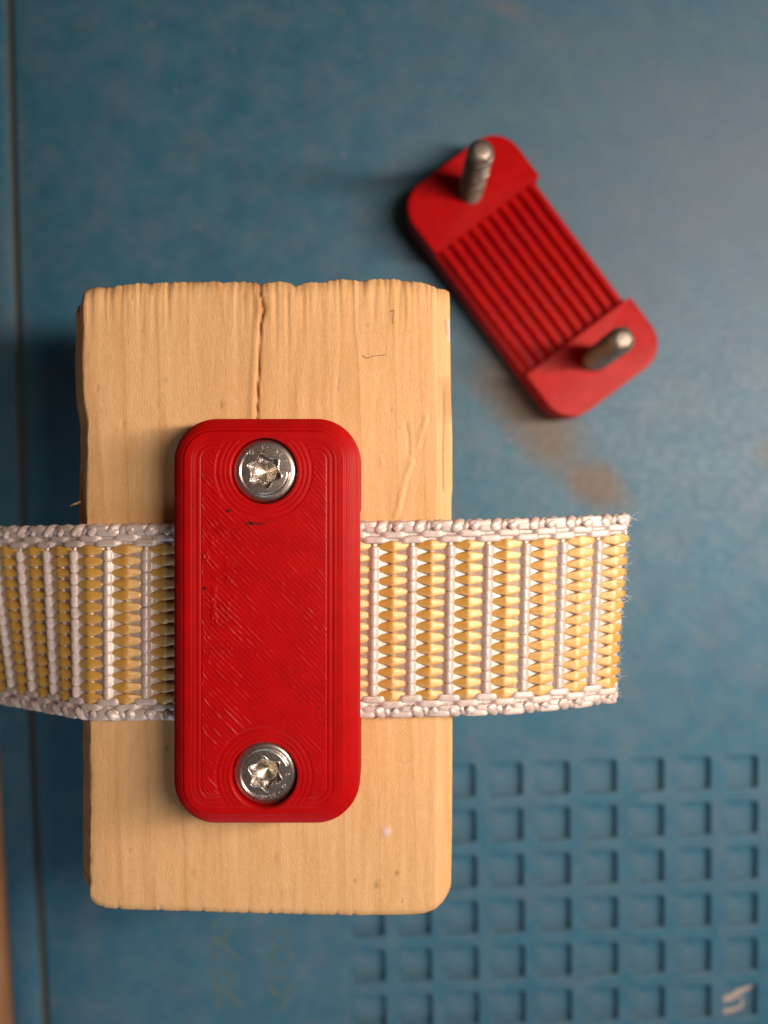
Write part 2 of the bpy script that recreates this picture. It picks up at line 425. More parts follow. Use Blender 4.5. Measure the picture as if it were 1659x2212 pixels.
# first guess of y, then refine x and y
py0 = 605 + Vv * (1980 - 605)
for it in range(3):
    X = yl(py0) + U * (xr(py0) - yl(py0))
    pxx = X / kz + 829.5
    rag = (vnoise(pxx * .05, 0 * pxx, 2) - .5) * 5 + (vnoise(pxx * .22, 0 * pxx, 2) - .5) * 2.5 + (vnoise(pxx * .9, 0 * pxx, 3) - .5) * 2.5
    t_ = ip(pxx, top_pts) + rag
    ragb = -np.maximum(0, vnoise(pxx * .11, 0 * pxx, 8) - .72) * 14 + (vnoise(pxx * .4, 0 * pxx, 9) - .5) * 1.2
    b_ = ip(pxx, bot_pts) + ragb * (pxx < 800)
    py0 = t_ + Vv * (b_ - t_)
Y = (1106 - py0) * kz
dl = X - yl(py0); dr = xr(py0) - X; dt = (py0 - t_) * kz; db = (b_ - py0) * kz
Z = np.full_like(X, WZ)
# worn left arris, with a wobbling shoulder
wl = 2.15 + .18 * (vnoise(Y * .25, 0 * Y, 4) - .5) + .1 * (vnoise(Y * 1.4, 0 * Y, 5) - .5) - .25 * sstep(-38, -42, Y)
a = np.clip(wl - dl, 0, None)
Z -= 1.75 * (np.sqrt(a * a + .04) - .2) + .10 * (vnoise(X * 5, Y * .4, 6) - .5) * (a > 0)
Z -= .22 * np.exp(-np.clip(dl - wl, 0, 9) / 1.2)
# gentle right arris
a = np.clip(1.65 - dr, 0, None); Z -= .28 * a + .35 * np.clip(.35 - dr, 0, None) ** 1 * 2
Z -= .18 * np.clip(3.6 - dr, 0, None) ** 2 / 12
# rounded ends
a = np.clip(.9 - db, 0, None); Z -= .5 * a * a
a = np.clip(1.6 - dt, 0, None); Z -= .22 * a * a
# frayed fibres at the sawn end
fr = np.exp(-dt / (1.2 + 2.6 * vnoise(X * .35, 0 * X, 11)))
Z += fr * (.22 * (vnoise(X * 2.4, Y * .12, 12) - .5) + .30 * (vnoise(X * 6.5, Y * .2, 13) - .5))
fr2 = np.exp(-dt / 5.0) * sstep(-1, 2, X + 12) * sstep(2, -4, X)
Z += fr2 * .13 * (vnoise(X * 3.0, Y * .1, 15) - .5)
# long shallow waves and tool marks
Z += .30 * (fbm(X * .10, Y * .035, 20) - .5) + .06 * (fbm(X * .8, Y * .08, 21) - .5) + .035 * (fbm(X * 2.2, Y * 1.1, 22) - .5)
Z -= .05 * np.exp(-((py0 - 748) / 5) ** 2) * sstep(560, 640, pxx) * sstep(940, 880, pxx)
Z += .05 * np.exp(-((py0 - 722) / 5) ** 2) * sstep(560, 640, pxx) * sstep(940, 880, pxx)
def zp(pts, ox, oy, f): return [at((ox + x / f) / 1.79385, (oy + y / f) / 1.79385, WZ) for x, y in pts]
resin = np.zeros_like(X); dirt_shade = np.zeros_like(X); pale = np.zeros_like(X)
# drying crack from the top end to the clip
crack = [at(px, py, WZ) for px, py in ((560, 596), (561, 625), (566, 650), (569, 668), (563, 700), (561, 740), (560, 790), (557, 830), (556, 870), (555, 925))]
d, s = polydist(X, Y, crack)
cw = .085 + .03 * sstep(640, 600, py0) + .07 * np.exp(-((py0 - 670) / 22) ** 2)
Z -= .6 * np.exp(-(d / (cw * .85)) ** 2)
Z += .10 * np.exp(-((d - .5) / .35) ** 2) * (s > 0)
resin = np.maximum(resin, np.exp(-(d / (cw * 1.0)) ** 2) * .85)
resin = np.maximum(resin, .5 * np.exp(-(np.clip(d - .2, 0, 9) / .35) ** 2) * sstep(760, 640, py0))
# raised diagonal scar and the dents right of the clip
for pts, hh, wd in (([(1215, 60), (1165, 200), (1120, 390)], .07, .26), ([(1040, 580), (975, 740), (915, 980), (855, 1230)], .10, .30),
                    ([(1110, 560), (1060, 700), (1030, 800)], .03, .25), ([(690, 530), (705, 610)], .10, .15)):
    q = zp(pts, 1250, 1600, 3.0164); d, s = polydist(X, Y, q)
    Z += hh * np.exp(-(d / wd) ** 2) - hh * .7 * np.exp(-((d - wd * 1.3) / (wd * .6)) ** 2) * (s < 0)
for pts, hh, wd in (([(975, 130), (1000, 250), (1005, 490)], .13, .14), ([(640, 30), (655, 180)], .0, .1)):
    q = zp(pts, 1250, 1600, 3.0164); d, s = polydist(X, Y, q); Z -= hh * np.exp(-(d / wd) ** 2)
# split running down the right arris
q = zp([(1400, 1000), (1402, 1250), (1396, 1500), (1402, 1760)], 1000, 1000, 1.9518); d, s = polydist(X, Y, q)
Z -= .13 * np.exp(-(d / .08) ** 2); dirt_shade = np.maximum(dirt_shade, .38 * np.exp(-(d / .10) ** 2))
Z -= .10 * (dr < 1.55) * sstep(-30, 5, Y)
q = zp([(1425, 460), (1435, 560)], 1000, 1000, 1.9518); d, s = polydist(X, Y, q); dirt_shade = np.maximum(dirt_shade, .6 * np.exp(-(d / .18) ** 2)); Z -= .2 * np.exp(-(d / .2) ** 2)
q = zp([(1445, 460), (1450, 610)], 1000, 1000, 1.9518); d, s = polydist(X, Y, q); pale = np.maximum(pale, .8 * np.exp(-(d / .2) ** 2))
q = zp([(1432, 960), (1440, 1150)], 1000, 1000, 1.9518); d, s = polydist(X, Y, q); dirt_shade = np.maximum(dirt_shade, .35 * np.exp(-(d / .9) ** 2))
for k in range(46):       # small pits and pricks
    x0 = random.uniform(-29, 6); y0 = random.uniform(-40, 22); rr = random.uniform(.06, .16); ly = random.uniform(1, 3.5)
    e = np.exp(-((X - x0) / rr) ** 2 - ((Y - y0) / (rr * ly)) ** 2); Z -= random.uniform(.04, .12) * e; dirt_shade = np.maximum(dirt_shade, e * random.uniform(0, .6))
for px, py, rr, am in ((858, 1885, .16, .8), (813, 1912, .22, .6), (722, 1330, .2, .3), (183, 1032, .3, .25), (358, 820, .2, .3), (795, 703, .12, .6)):
    x0, y0 = at(px, py, WZ); e = np.exp(-((X - x0) / rr) ** 2 - ((Y - y0) / (rr * 1.5)) ** 2); dirt_shade = np.maximum(dirt_shade, am * e)
x0, y0 = at(835, 1796, WZ); e = np.exp(-(np.hypot(X - x0, Y - y0) / .42) ** 4); pale = np.maximum(pale, e * .9); Z += .09 * e
ylw = np.zeros_like(X)
for px, py in ((418, 1886), (598, 1858), (612, 1930), (598, 1850), (528, 640)):
    x0, y0 = at(px, py, WZ); resin = np.maximum(resin, .30 * np.exp(-((X - x0) / .28) ** 2 - ((Y - y0) / .5) ** 2))
dirt_shade = np.maximum(dirt_shade, .45 * (np.clip(wl - dl, 0, 1) > .15) * (.7 + .6 * (vnoise(X * 3, Y * .2, 30) - .5)))   # left arris darkened: painted shade where it faces away from the lamp
dirt_shade = np.maximum(dirt_shade, np.clip(.7 * np.exp(-dt / .25) * (vnoise(X * 1.2, Y * 0, 31) > .55), 0, 1))
nv, nu = X.shape
Vt = np.stack([X, Y, Z], -1).reshape(-1, 3)
Ft = gridfaces(nv, nu)[:, ::-1]
# side walls
ring_idx = np.r_[np.arange(nu), np.arange(1, nv) * nu + nu - 1, (nv - 1) * nu + np.arange(nu - 2, -1, -1), np.arange(nv - 2, 0, -1) * nu]
ringv = Vt[ring_idx]
walls = [ringv]
n = len(ring_idx); base = len(Vt)
levels = [0.25, 2, 6, 12, 20, 28, 33.9]
extraV = []; Fw = []
prev = ring_idx
cx = ringv[:, :2].mean(0)
for li, dz in enumerate(levels):
    P = ringv.copy(); P[:, 2] = np.maximum(0.02, np.minimum(P[:, 2] - .2, WZ - dz)) if dz > 1 else P[:, 2] - dz
    jit = .12 * (vnoise(P[:, 0] * .9 + P[:, 1] * .9, P[:, 2] * .1 + li, 40) - .5)
    P[:, 0] += np.where(abs(P[:, 0] - cx[0]) > 17, jit - np.sign(P[:, 0] - cx[0]) * .12, 0)
    extraV.append(P); cur = base + li * n + np.arange(n)
    k = np.arange(n); k2 = (k + 1) % n
    Fw.append(np.stack([prev[k], prev[k2], cur[k2], cur[k]], -1)); prev = cur
Vall = np.vstack([Vt] + extraV)
Fall = np.vstack([Ft] + Fw)
pad = np.zeros(len(Vall) - len(Vt))
wb_loc = Vector((-12, -9, 0))
block = obj('wood_block', mesh('wood_block', Vall - np.array(wb_loc), Fall, M_wood, attr={'resin': np.r_[resin.ravel(), pad], 'dirt_shade': np.r_[dirt_shade.ravel(), pad + .15], 'pale': np.r_[pale.ravel(), pad]}), None, wb_loc)
tag(block, 'pale sawn pine block with a drying crack, under the strap and the screwed-down red clip', 'wood block')
# a splinter standing off the left side
x, y = at(187, 1083, 30)
Vp, Fp, uvp = tube([(x + .3, y + .1, 31.3), (x - .5, y - .25, 31.6), (x - 1.1, y - .5, 31.7)], np.array([.16, .12, .02]), .05, 6)
obj('splinter', mesh('splinter', Vp - np.array(wb_loc), Fp, M_wood), block)

# ================================================================ plastic clips
HC, CA, CB, CR = 6.5, 8.8, 19.1, 4.1        # height, half width, half length, corner radius
ZS, BW = 3.9, 2.1                            # shoulder height, shoulder width
HY, HR = 14.05, 3.06                         # screw hole offset and counterbore radius
REC = 10.15                                  # half length of the strap recess
LH = .2
def sdf(x, y):
    qx = abs(x) - (CA - CR); qy = abs(y) - (CB - CR)
    return -(np.hypot(np.maximum(qx, 0), np.maximum(qy, 0)) + np.minimum(np.maximum(qx, qy), 0) - CR)
def shoulder(d):
    t = np.clip(d / BW, 0, 1); z = (HC - ZS) * np.sqrt(np.clip(1 - (1 - t) ** 2, 0, 1))
    L = LH; nL = np.floor(z / L + 1e-6); f = z / L - nL
    return ZS + np.minimum(L * (nL + sstep(0, .42, f) * .92 + .08 * f), HC - ZS)
def outline(d, ny=70, nx=22, na=20):
    """inward offset of the plan outline: counter clockwise points"""
    r = max(CR - d, .02); a_, b_ = CA - CR, CB - CR
    yy = np.unique(np.r_[np.linspace(-b_, b_, ny), np.linspace(REC - .9, REC + .6, 14), -np.linspace(REC - .9, REC + .6, 14), -REC - .001, -REC + .05, REC - .05, REC + .001])
    P = []
    for y in yy[:-1]: P.append((a_ + r, y))
    for k in range(na): t = k / na * math.pi / 2; P.append((a_ + r * math.cos(t), b_ + r * math.sin(t)))
    for x in np.linspace(a_, -a_, nx)[:-1]: P.append((x, b_ + r))
    for k in range(na): t = math.pi / 2 + k / na * math.pi / 2; P.append((-a_ + r * math.cos(t), b_ + r * math.sin(t)))
    for y in yy[::-1][:-1]: P.append((-a_ - r, y))
    for k in range(na): t = math.pi + k / na * math.pi / 2; P.append((-a_ + r * math.cos(t), -b_ + r * math.sin(t)))
    for x in np.linspace(-a_, a_, nx)[:-1]: P.append((x, -b_ - r))
    for k in range(na): t = 1.5 * math.pi + k / na * math.pi / 2; P.append((a_ + r * math.cos(t), -b_ + r * math.sin(t)))
    return np.array(P)
SEAM = 2.32
def top_detail(x, y):
    """relief of the last printed layer: outline beads, rings round the holes, diagonal infill"""
    d = sdf(x, y); h = np.zeros_like(x)
    # outline beads
    bead = lambda q, pitch: abs(np.sin(np.pi * q / pitch))
    per = (d > BW) & (d < BW + .9)
    h += np.where(per, .045 * bead(d - BW, .45) ** .5 - .045, 0)
    h -= .05 * np.exp(-((d - BW - .92) / .06) ** 2)
    rh = np.hypot(x, abs(y) - HY)
    nz = (vnoise(x * .8, y * .8, 50) - .5)
    ringz = rh < HR + 1.45
    rb = .040 * bead(rh - HR + .04 * nz, .42) ** .5 - .04
    h = np.where(ringz, np.where(rh < HR + 1.3, rb, -.03), h)
    # infill
    inf = (~ringz) & (d > BW + .95)
    uu = (x + y) * .7071; vv = (x - y) * .7071
    uu = uu + .05 * (vnoise(vv * .6, uu * .8, 51) - .5) + .18 * sstep(-4.2, -5.6, x) * (vnoise(uu * 2, vv * 2, 52) - .5)
    # the lines hook round where they meet the outline on the left
    e = d - (BW + .95)
    uu = uu + .30 * np.exp(-np.clip(e, 0, 9) / .28) * np.where(x < 0, -1, 1)
    q = uu / .40; li = np.floor(q); f = q - li
    am = hash2(li, li * 0 + 3, 1); brk = vnoise(vv * 1.7 + li * 13.7, li * 3.3, 53)
    rough = .35 + .9 * sstep(1, -5, x) * (.5 + vnoise(x * .35, y * .25, 57)) + .35 * sstep(3, 5, x) * vnoise(x, y * .5, 58)
    ridge = np.exp(-((f - .5) / .17) ** 2) * (.008 + .115 * np.clip(brk - .36, 0, 1) * 1.35 * am) * rough
    hi = .008 * abs(np.sin(np.pi * f)) ** .6 * .5 + ridge + .02 * (fbm(x * 1.4, y * 1.4, 54) - .5)
    lump = sstep(-1.2, -5, x) * sstep(.56, .8, vnoise(x * 1.5, y * 1.5, 55)) * sstep(9, 2, abs(y - 3)) * .07 * vnoise(x * 8, y * 8, 56)
    h = np.where(inf, hi + lump, h)
    # notches in the outline bead beside each hole
    for sy in (1, -1):
        for (x0, x1) in ((-2.55, -1.75), (1.35, 2.3)) if sy > 0 else ((-2.2, -1.3), (1.2, 2.1)):
            yy = sy * (CB - 2.0)
            h -= .17 * sstep(x0 - .1, x0 + .25, x) * sstep(x1 + .1, x1 - .25, x) * np.exp(-((y - yy) / .20) ** 2)
            x_e = x0 if x0 < 0 else x1
            h += .08 * np.exp(-((x - x_e) / .25) ** 2 - ((y - yy + sy * .15) / .3) ** 2)
    return h
def soot(x, y):
    s = np.zeros_like(x)
    def pt(px, py): return ((px - 576.5) * K(40.5), (1337 - py) * K(40.5) + 0.0)
    for px, py, rx, ry, am in ((548, 1121, .42, .17, 1), (566, 1122, .55, .12, .75), (499, 1094, .25, .13, .95), (447, 1262, .28, .12, .95), (590, 1116, .7, .08, .4), (441, 1268, .2, .15, .5), (642, 1441, .20, .35, .22), (490, 1340, .3, .2, .3), (694, 1520, .15, .2, .35)):
        x0, y0 = pt(px, py); s = np.maximum(s, am * np.exp(-(((x - x0) / rx) ** 2 + ((y - y0) / ry) ** 2) ** 1.4))
    return np.clip(s * (.8 + .5 * vnoise(x * 7, y * 7, 60)), 0, 1)
clip = empty('red_clip', (*at(576.5, 1337, 40.5), WZ))
clip.location.x = -11.05; clip.location.y = -10.25
# shell: shoulder + wall
ds = np.r_[np.linspace(0, .25, 40)[:-1], np.linspace(.25, BW, 60)[:-1], np.linspace(BW, SEAM + .05, 12)]
rings = []; 
O0 = outline(0)
npnt = len(O0)
wallz = np.arange(0, ZS + 1e-6, .05)
side = abs(O0[:, 0]) > CA - .01
mid = side & (abs(O0[:, 1]) < REC - .02)
nrm2 = O0.copy(); 
inner = outline(.5); nrm2 = (O0 - inner); nrm2 /= np.linalg.norm(nrm2, axis=1)[:, None]
for zz in wallz:
    zb = np.where(mid, 1.9, 0.0)
    z = zb + (ZS - zb) * (zz / ZS)
    inset = side * sstep(REC + .5, REC - .6, abs(O0[:, 1])) * .32 * (1 - sstep(1.9, ZS, z)) + .16 * np.clip(1 - (z - zb) / .16, 0, 1) ** 1.5 * .8
    inset = inset + .028 * (1 - abs(np.sin(np.pi * z / LH)) ** .5)
    P = O0 - nrm2 * inset[:, None]
    rings.append(np.c_[P, z])
for d in ds:
    P = outline(d); dd = np.full(len(P), d)
    z = shoulder(dd) + np.where(dd > BW, .045 * abs(np.sin(np.pi * (dd - BW) / .45)) ** .5 - .045, 0) - np.clip(dd - SEAM + .06, 0, 1) * .35
    wob = .012 * (vnoise(P[:, 0] * .7 + P[:, 1] * .5, z / LH, 62) - .5)
    rings.append(np.c_[P, z + wob * (d > .05)])
V = np.vstack(rings); F = gridfaces(len(rings), npnt, True)
F = F[~((V[F][:, :, 2].min(1) > 5) & (np.hypot(V[F][:, :, 0], abs(V[F][:, :, 1]) - HY).min(1) < HR + .05))]
obj('shell', mesh('shell', V, F, M_red, attr={'soot': np.zeros(len(V))}), clip)
# top face as a fine relief
res = .046
xs = np.arange(-CA + BW, CA - BW + res, res); ysn = np.arange(-CB + BW, CB - BW + res, res)
X, Y = np.meshgrid(xs, ysn)
H = HC + top_detail(X, Y)
H += .05 * np.where(abs(Y) < 12, (1 - (X / 7) ** 2), 0) * .5
D = sdf(X, Y); RH = np.hypot(X, abs(Y) - HY)
keepv = (D > SEAM - .02) & (RH > HR + .12)
Fg_ = gridfaces(len(ysn), len(xs))
kf = keepv.ravel()[Fg_].all(1)
Fg_ = Fg_[kf]; used = np.unique(Fg_); remap = np.zeros(X.size, int); remap[used] = np.arange(len(used))
Vt = np.stack([X.ravel(), Y.ravel(), H.ravel()], -1)[used]
obj('top_face', mesh('top_face', Vt, remap[Fg_], M_red, attr={'soot': soot(X, Y).ravel()[used]}), clip)
# counterbored screw holes
for sy in (1, -1):
    pr = [(HR + .24, HC - .030), (HR + .14, HC - .012), (HR + .06, HC - .02), (HR + .01, HC - .08)] + [(HR - .0 - .02 * (k % 2), HC - .12 - .1 * k) for k in range(28)] + [(HR - .1, HC - 3.0), (1.3, HC - 3.0), (1.3, HC - 4)]
    a = np.linspace(0, 2 * np.pi, 96, endpoint=False)
    V = np.vstack([np.c_[r * np.cos(a), sy * HY + r * np.sin(a), np.full(96, z)] for r, z in pr])
    obj('screw_hole', mesh('screw_hole', V, gridfaces(len(pr), 96, True), M_red, attr={'soot': np.zeros(len(V))}), clip)
# underside: two end pads and the ribbed recess between them
for sy in (1, -1):
    O = O0 - nrm2 * .128
    sel = np.where(O[:, 1] * sy >= REC - .001 + .0005)[0]
    pts = O[sel]
    ang = np.arctan2(pts[:, 1] * 1.0 - sy * 14, pts[:, 0]); pts = pts[np.argsort(ang)]
    b0 = [(CA - .128, sy * REC), (-(CA - .128), sy * REC)]
    allp = np.vstack([pts, b0]); ang = np.arctan2(allp[:, 1] - sy * 14, allp[:, 0]); allp = allp[np.argsort(ang)]
    nP = len(allp)
    # polar bands from the outline in to the hole rim, with faint print relief
    fr_ = np.r_[np.linspace(0, 1, 90)]
    Vp = []
    for f in fr_:
        rr = allp * (1 - f) + np.c_[1.55 * np.cos(np.sort(ang)), sy * HY + 1.55 * np.sin(np.sort(ang))] * f
        z = .03 * abs(np.sin(np.pi * f * 13)) ** .6 + .03 * (fbm(rr[:, 0] * 1.3, rr[:, 1] * 1.3, 70) - .5) + .05 * np.clip(1 - f * 18, 0, 1) ** 2 + .10 * (f > .97)
        Vp.append(np.c_[rr, z * np.ones(nP) if np.ndim(z) == 0 else z])
    Vp.append(np.c_[1.5 * np.cos(np.sort(ang)), sy * HY + 1.5 * np.sin(np.sort(ang)), np.full(nP, 1.0)])
    Vp = np.vstack(Vp)
    obj('end_pad', mesh('end_pad', Vp, gridfaces(len(fr_) + 1, nP, True), M_red, attr={'soot': np.zeros(len(Vp))}), clip)
    st = mesh('recess_step', [(-CA + .15, sy * REC, .0), (CA - .15, sy * REC, 0), (CA - .45, sy * (REC - .02), 2.0), (-CA + .45, sy * (REC - .02), 2.0)], [(0, 1, 2, 3)], M_red, attr={'soot': np.zeros(4)})
    obj('recess_step', st, clip)
fl = mesh('recess_floor', [(-CA + .45, -REC, 1.95), (CA - .45, -REC, 1.95), (CA - .45, REC, 1.95), (-CA + .45, REC, 1.95)], [(0, 3, 2, 1)], M_red, attr={'soot': np.zeros(4)})
obj('recess_floor', fl, clip)
yy = np.linspace(-REC, REC, 260)
rp = [(-.52, 1.96), (-.24, 1.15), (-.15, .96), (-.06, .90), (.05, .90), (.14, .97), (.24, 1.16), (.52, 1.96)]
V = []
for k, (x, z) in enumerate(rp):
    wob = .16 * (vnoise(yy * 5.0, yy * 0 + k * .2, 71) - .5) * (1 if 0 < k < 7 else 0)
    V.append(np.c_[np.full_like(yy, x) + wob, yy, z + wob * .6])
V = np.vstack(V); rib_me = mesh('rib', V, gridfaces(len(rp), len(yy)), M_red, attr={'soot': np.zeros(len(V))})
for k in range(10):
    o = obj('rib', rib_me, clip, ((k - 4.5) * 1.66, 0, 0), (0, 0, 0))
clip2 = copy_tree(clip)
x2, y2 = at(1151, 595, HC)
clip2.location = (x2, y2, HC + .02); clip2.rotation_euler = (0, math.pi, R(36.8))
tag(clip, 'red plastic clip lying flat side up across the strap on the wood block', 'clip', 'red plastic strap clips')
tag(clip2, 'red plastic clip lying upside down on the blue mat, ribs and screw tips up', 'clip', 'red plastic strap clips')

# ================================================================ screws
HRAD = 2.96
def head_mesh(phase, seed):
    NT_ = 240; th = np.linspace(0, 2 * np.pi, NT_, endpoint=False)
    c6 = np.cos(6 * (th - phase))
    Rs = 1.34 + .20 * c6 + .03 * np.cos(12 * (th - phase))
    rad, zz = [], []
    for rho in np.linspace(0.004, 1, 60):
        r = rho * Rs
        cone = -1.40 - .46 * np.clip(1 - r / .98, 0, 1) ** .95
        lip = -1.32 + .10 * np.exp(-((r - 1.02) / .06) ** 2)
        z = np.where(r < 1.0, cone, lip)
        rad.append(r); zz.append(z)
    for k, (dr_, dz) in enumerate(((.005, -1.1), (.015, -.3), (.025, -.12), (.05, -.04), (.09, -.005), (.13, 0))):
        rad.append(Rs + dr_); zz.append(np.full(NT_, dz))
    arc = ((th - 2.35) % (2 * np.pi)) < R(222) if seed == 0 else ((th - .35) % (2 * np.pi)) < R(265)
    for q in np.linspace(0.02, 1, 56):
        r = (Rs + .13) * (1 - q) + HRAD * q
        dome = -.10 * (r / HRAD) ** 2 - np.where(r > 2.45, .34 * (1 - np.sqrt(np.clip(1 - ((r - 2.45) / .521) ** 2, 0, 1))), 0)
        ringg = np.where(arc, .07 * np.exp(-((r - 2.30) / .05) ** 2) - .05 * np.exp(-((r - 2.17) / .05) ** 2), 0)
        rad.append(r); zz.append(dome + ringg)
    for z in (-.9, -1.6): rad.append(np.full(NT_, HRAD)); zz.append(np.full(NT_, z))
    V = np.vstack([np.c_[r * np.cos(th), r * np.sin(th), z] for r, z in zip(rad, zz)])
    F = gridfaces(len(rad), NT_, True)[:, ::-1]
    mi = (np.arange(len(F)) < 36 * NT_).astype(int)
    V2 = V
    return mesh('head', V2, F[:, ::-1], [M_steel, M_pit], midx=mi)
def shaft_mesh(L, seed):
    n, M = int(L / .045), 36; a = np.linspace(0, 2 * np.pi, M, endpoint=False)
    V = []
    for k in range(n + 1):
        z = -k * L / n
        f = ((z / .80 - a / (2 * np.pi)) % 1.0)
        tri = abs(f * 2 - 1)
        r = 1.66 - .42 * tri ** 1.3
        tip = np.clip((z + L) / .7, 0, 1); r = np.minimum(r, 1.12 + .48 * tip ** .7) if tip < 1 else r
        r = r * (1 + .09 * (vnoise(np.cos(a) * 2 + 5, np.sin(a) * 2 + z * 2.4, seed) - .5) + .08 * (vnoise(np.cos(a) * 5 + 9, np.sin(a) * 5 + z * 6, seed) - .5))
        V.append(np.c_[r * np.cos(a), r * np.sin(a), np.full(M, z)])
    V.append(np.c_[1.0 * np.cos(a), 1.0 * np.sin(a), np.full(M, -L - .12)]); V.append(np.c_[.6 * np.cos(a), .6 * np.sin(a), np.full(M, -L - .19)]); V.append(np.c_[.01 * np.cos(a), .01 * np.sin(a), np.full(M, -L - .21)])
    return mesh('threaded_shaft', np.vstack(V), gridfaces(n + 4, M, True), M_thread)
SHAFT_L = 17.4
shaft_me = shaft_mesh(SHAFT_L, 3)
def screw(loc, rot, phase, seed, marks):
    s = empty('screw', loc, rot)
    obj('head', head_mesh(phase, seed), s); obj('threaded_shaft', shaft_me, s, (0, 0, -1.3))
    for ch, deg, sz, rad in marks:
        me = text_mesh('marking', ch, sz, M_mark, .045)
        a = R(deg); obj('marking', me, s, (rad * math.cos(a), rad * math.sin(a), -.055), (0, 0, a - math.pi / 2 if seed == 0 else a + math.pi / 2))
    return s
M_mark = mat_metal('bright_stamp', (.95, .85, .74), .38, 10, .1)
sg = 'torx screws'
cxw, cyw = clip.location.x, clip.location.y
s1 = screw((cxw, cyw + HY, WZ + HC - .30), (0, 0, 0), R(100), 0, (('G', 126, .62, 2.08), ('I', 95, .62, 2.12), ('·', 83, .8, 2.15), ('A', 58, .5, 2.10), ('2', 46, .5, 2.10), ('T', 26, .55, 2.10)))
tag(s1, 'upper of the two six-lobe screws in the clip on the wood block', 'screw', 'six-lobe screws')
s2 = screw((cxw, cyw - HY, WZ + HC - .55), (0, 0, 0), R(98), 1, (('X', 262, .55, 2.15), ('·', 272, .7, 2.15), ('W', 290, .55, 2.15), ('·', 306, .6, 2.2), ('D', 327, .55, 2.12), ('S', 358, .55, 2.12)))
tag(s2, 'lower of the two six-lobe screws in the clip on the wood block', 'screw', 'six-lobe screws')
ca, sa = math.cos(R(36.8)), math.sin(R(36.8))
for sy, nm in ((1, 'threaded screw standing up through the upturned clip, at its end farther from the strap'), (-1, 'threaded screw standing up through the upturned clip, at its end nearer the cut strap')):
    bx, by = x2 - sa * HY * sy, y2 + ca * HY * sy
    s = screw((bx, by, HC + 14.0 - SHAFT_L - 1.3 + .02), (math.pi, 0, .4 * sy), R(30), 0, ())
    s.location.z = HC + .02 + 12.4 - (SHAFT_L + 1.3)     # shaft tip points up
    if s.location.z < 2.0: s.location.z = 2.0 if False else s.location.z
    tag(s, nm, 'screw', 'six-lobe screws')

# ================================================================ woven strap
W = 19.5; P = 3.77; S0 = 3.2
CUTX = 24.75
def edge_curve(yfun, slope_l, c_r):
    x = np.linspace(CUTX + 1.5, -90, 2400)
    z = np.full_like(x, 34.82)
    q = np.clip(x - 8, 0, None); z -= c_r * q * q
    q = np.clip(-25.0 - x, 0, None); z -= np.where(q < 7, slope_l * q * q / 14, slope_l * (3.5 + (q - 7)))
    z += .25 * np.exp(-((x + 29) / 3) ** 2)
    z = np.maximum(z, 1.1) if False else 1.1 + .5 * (z - 1.1 + np.sqrt((z - 1.1) ** 2 + 9))
    y = yfun(x)
    Pt = np.stack([x, y, z], -1)
    s = np.r_[0, np.cumsum(np.linalg.norm(np.diff(Pt, axis=0), axis=1))]
    s -= np.interp(-CUTX, -x, s)
    return s, Pt
topf = lambda x: -0.95 - .25 * sstep(0, -22, x) + .020 * np.clip(x, 0, None) + .0009 * np.clip(x - 8, 0, None) ** 2 - .028 * np.clip(-25 - x, 0, None)
botf = lambda x: -20.3 - .25 * sstep(0, -22, x) + .020 * np.clip(x, 0, None) + .0013 * np.clip(x - 8, 0, None) ** 2 - .035 * np.clip(-25 - x, 0, None)
sT, PT = edge_curve(topf, .40, .0065)
sB, PB = edge_curve(botf, .68, .0105)
def ruled(s, t):
    s, t = np.broadcast_arrays(np.asarray(s, float), np.asarray(t, float))
    a = np.stack([np.interp(s, sT, PT[:, k]) for k in range(3)], -1)
    b = np.stack([np.interp(s, sB, PB[:, k]) for k in range(3)], -1)
    f = (t / W)[..., None]
    p = a * (1 - f) + b * f
    p[..., 0] -= (t / W) * .95 * np.exp(-np.clip(s, 0, None) / 30)      # cut and picks run slightly off square
    return p
def surf(s, t, h):
    e = .05
    s, t, h = np.broadcast_arrays(np.asarray(s, float), np.asarray(t, float), np.asarray(h, float))
    p = ruled(s, t); ds_ = ruled(s + e, t) - ruled(s - e, t); dt_ = ruled(s, t + e) - ruled(s, t - e)
    n = np.cross(ds_, dt_); n /= np.linalg.norm(n, axis=-1)[..., None]
    n = np.where(n[..., 2:3] < 0, -n, n)
    return p + n * h[..., None], n
strap = empty('strap', (0, -10.6, 34)); SL = np.array((0, -10.6, 34.0))
tag(strap, 'white and yellow woven webbing strap passing under the red clip, cut end to the right', 'strap')
SMAX = min(sT[-1], sB[-1]) - .5
SMAX = 98.0
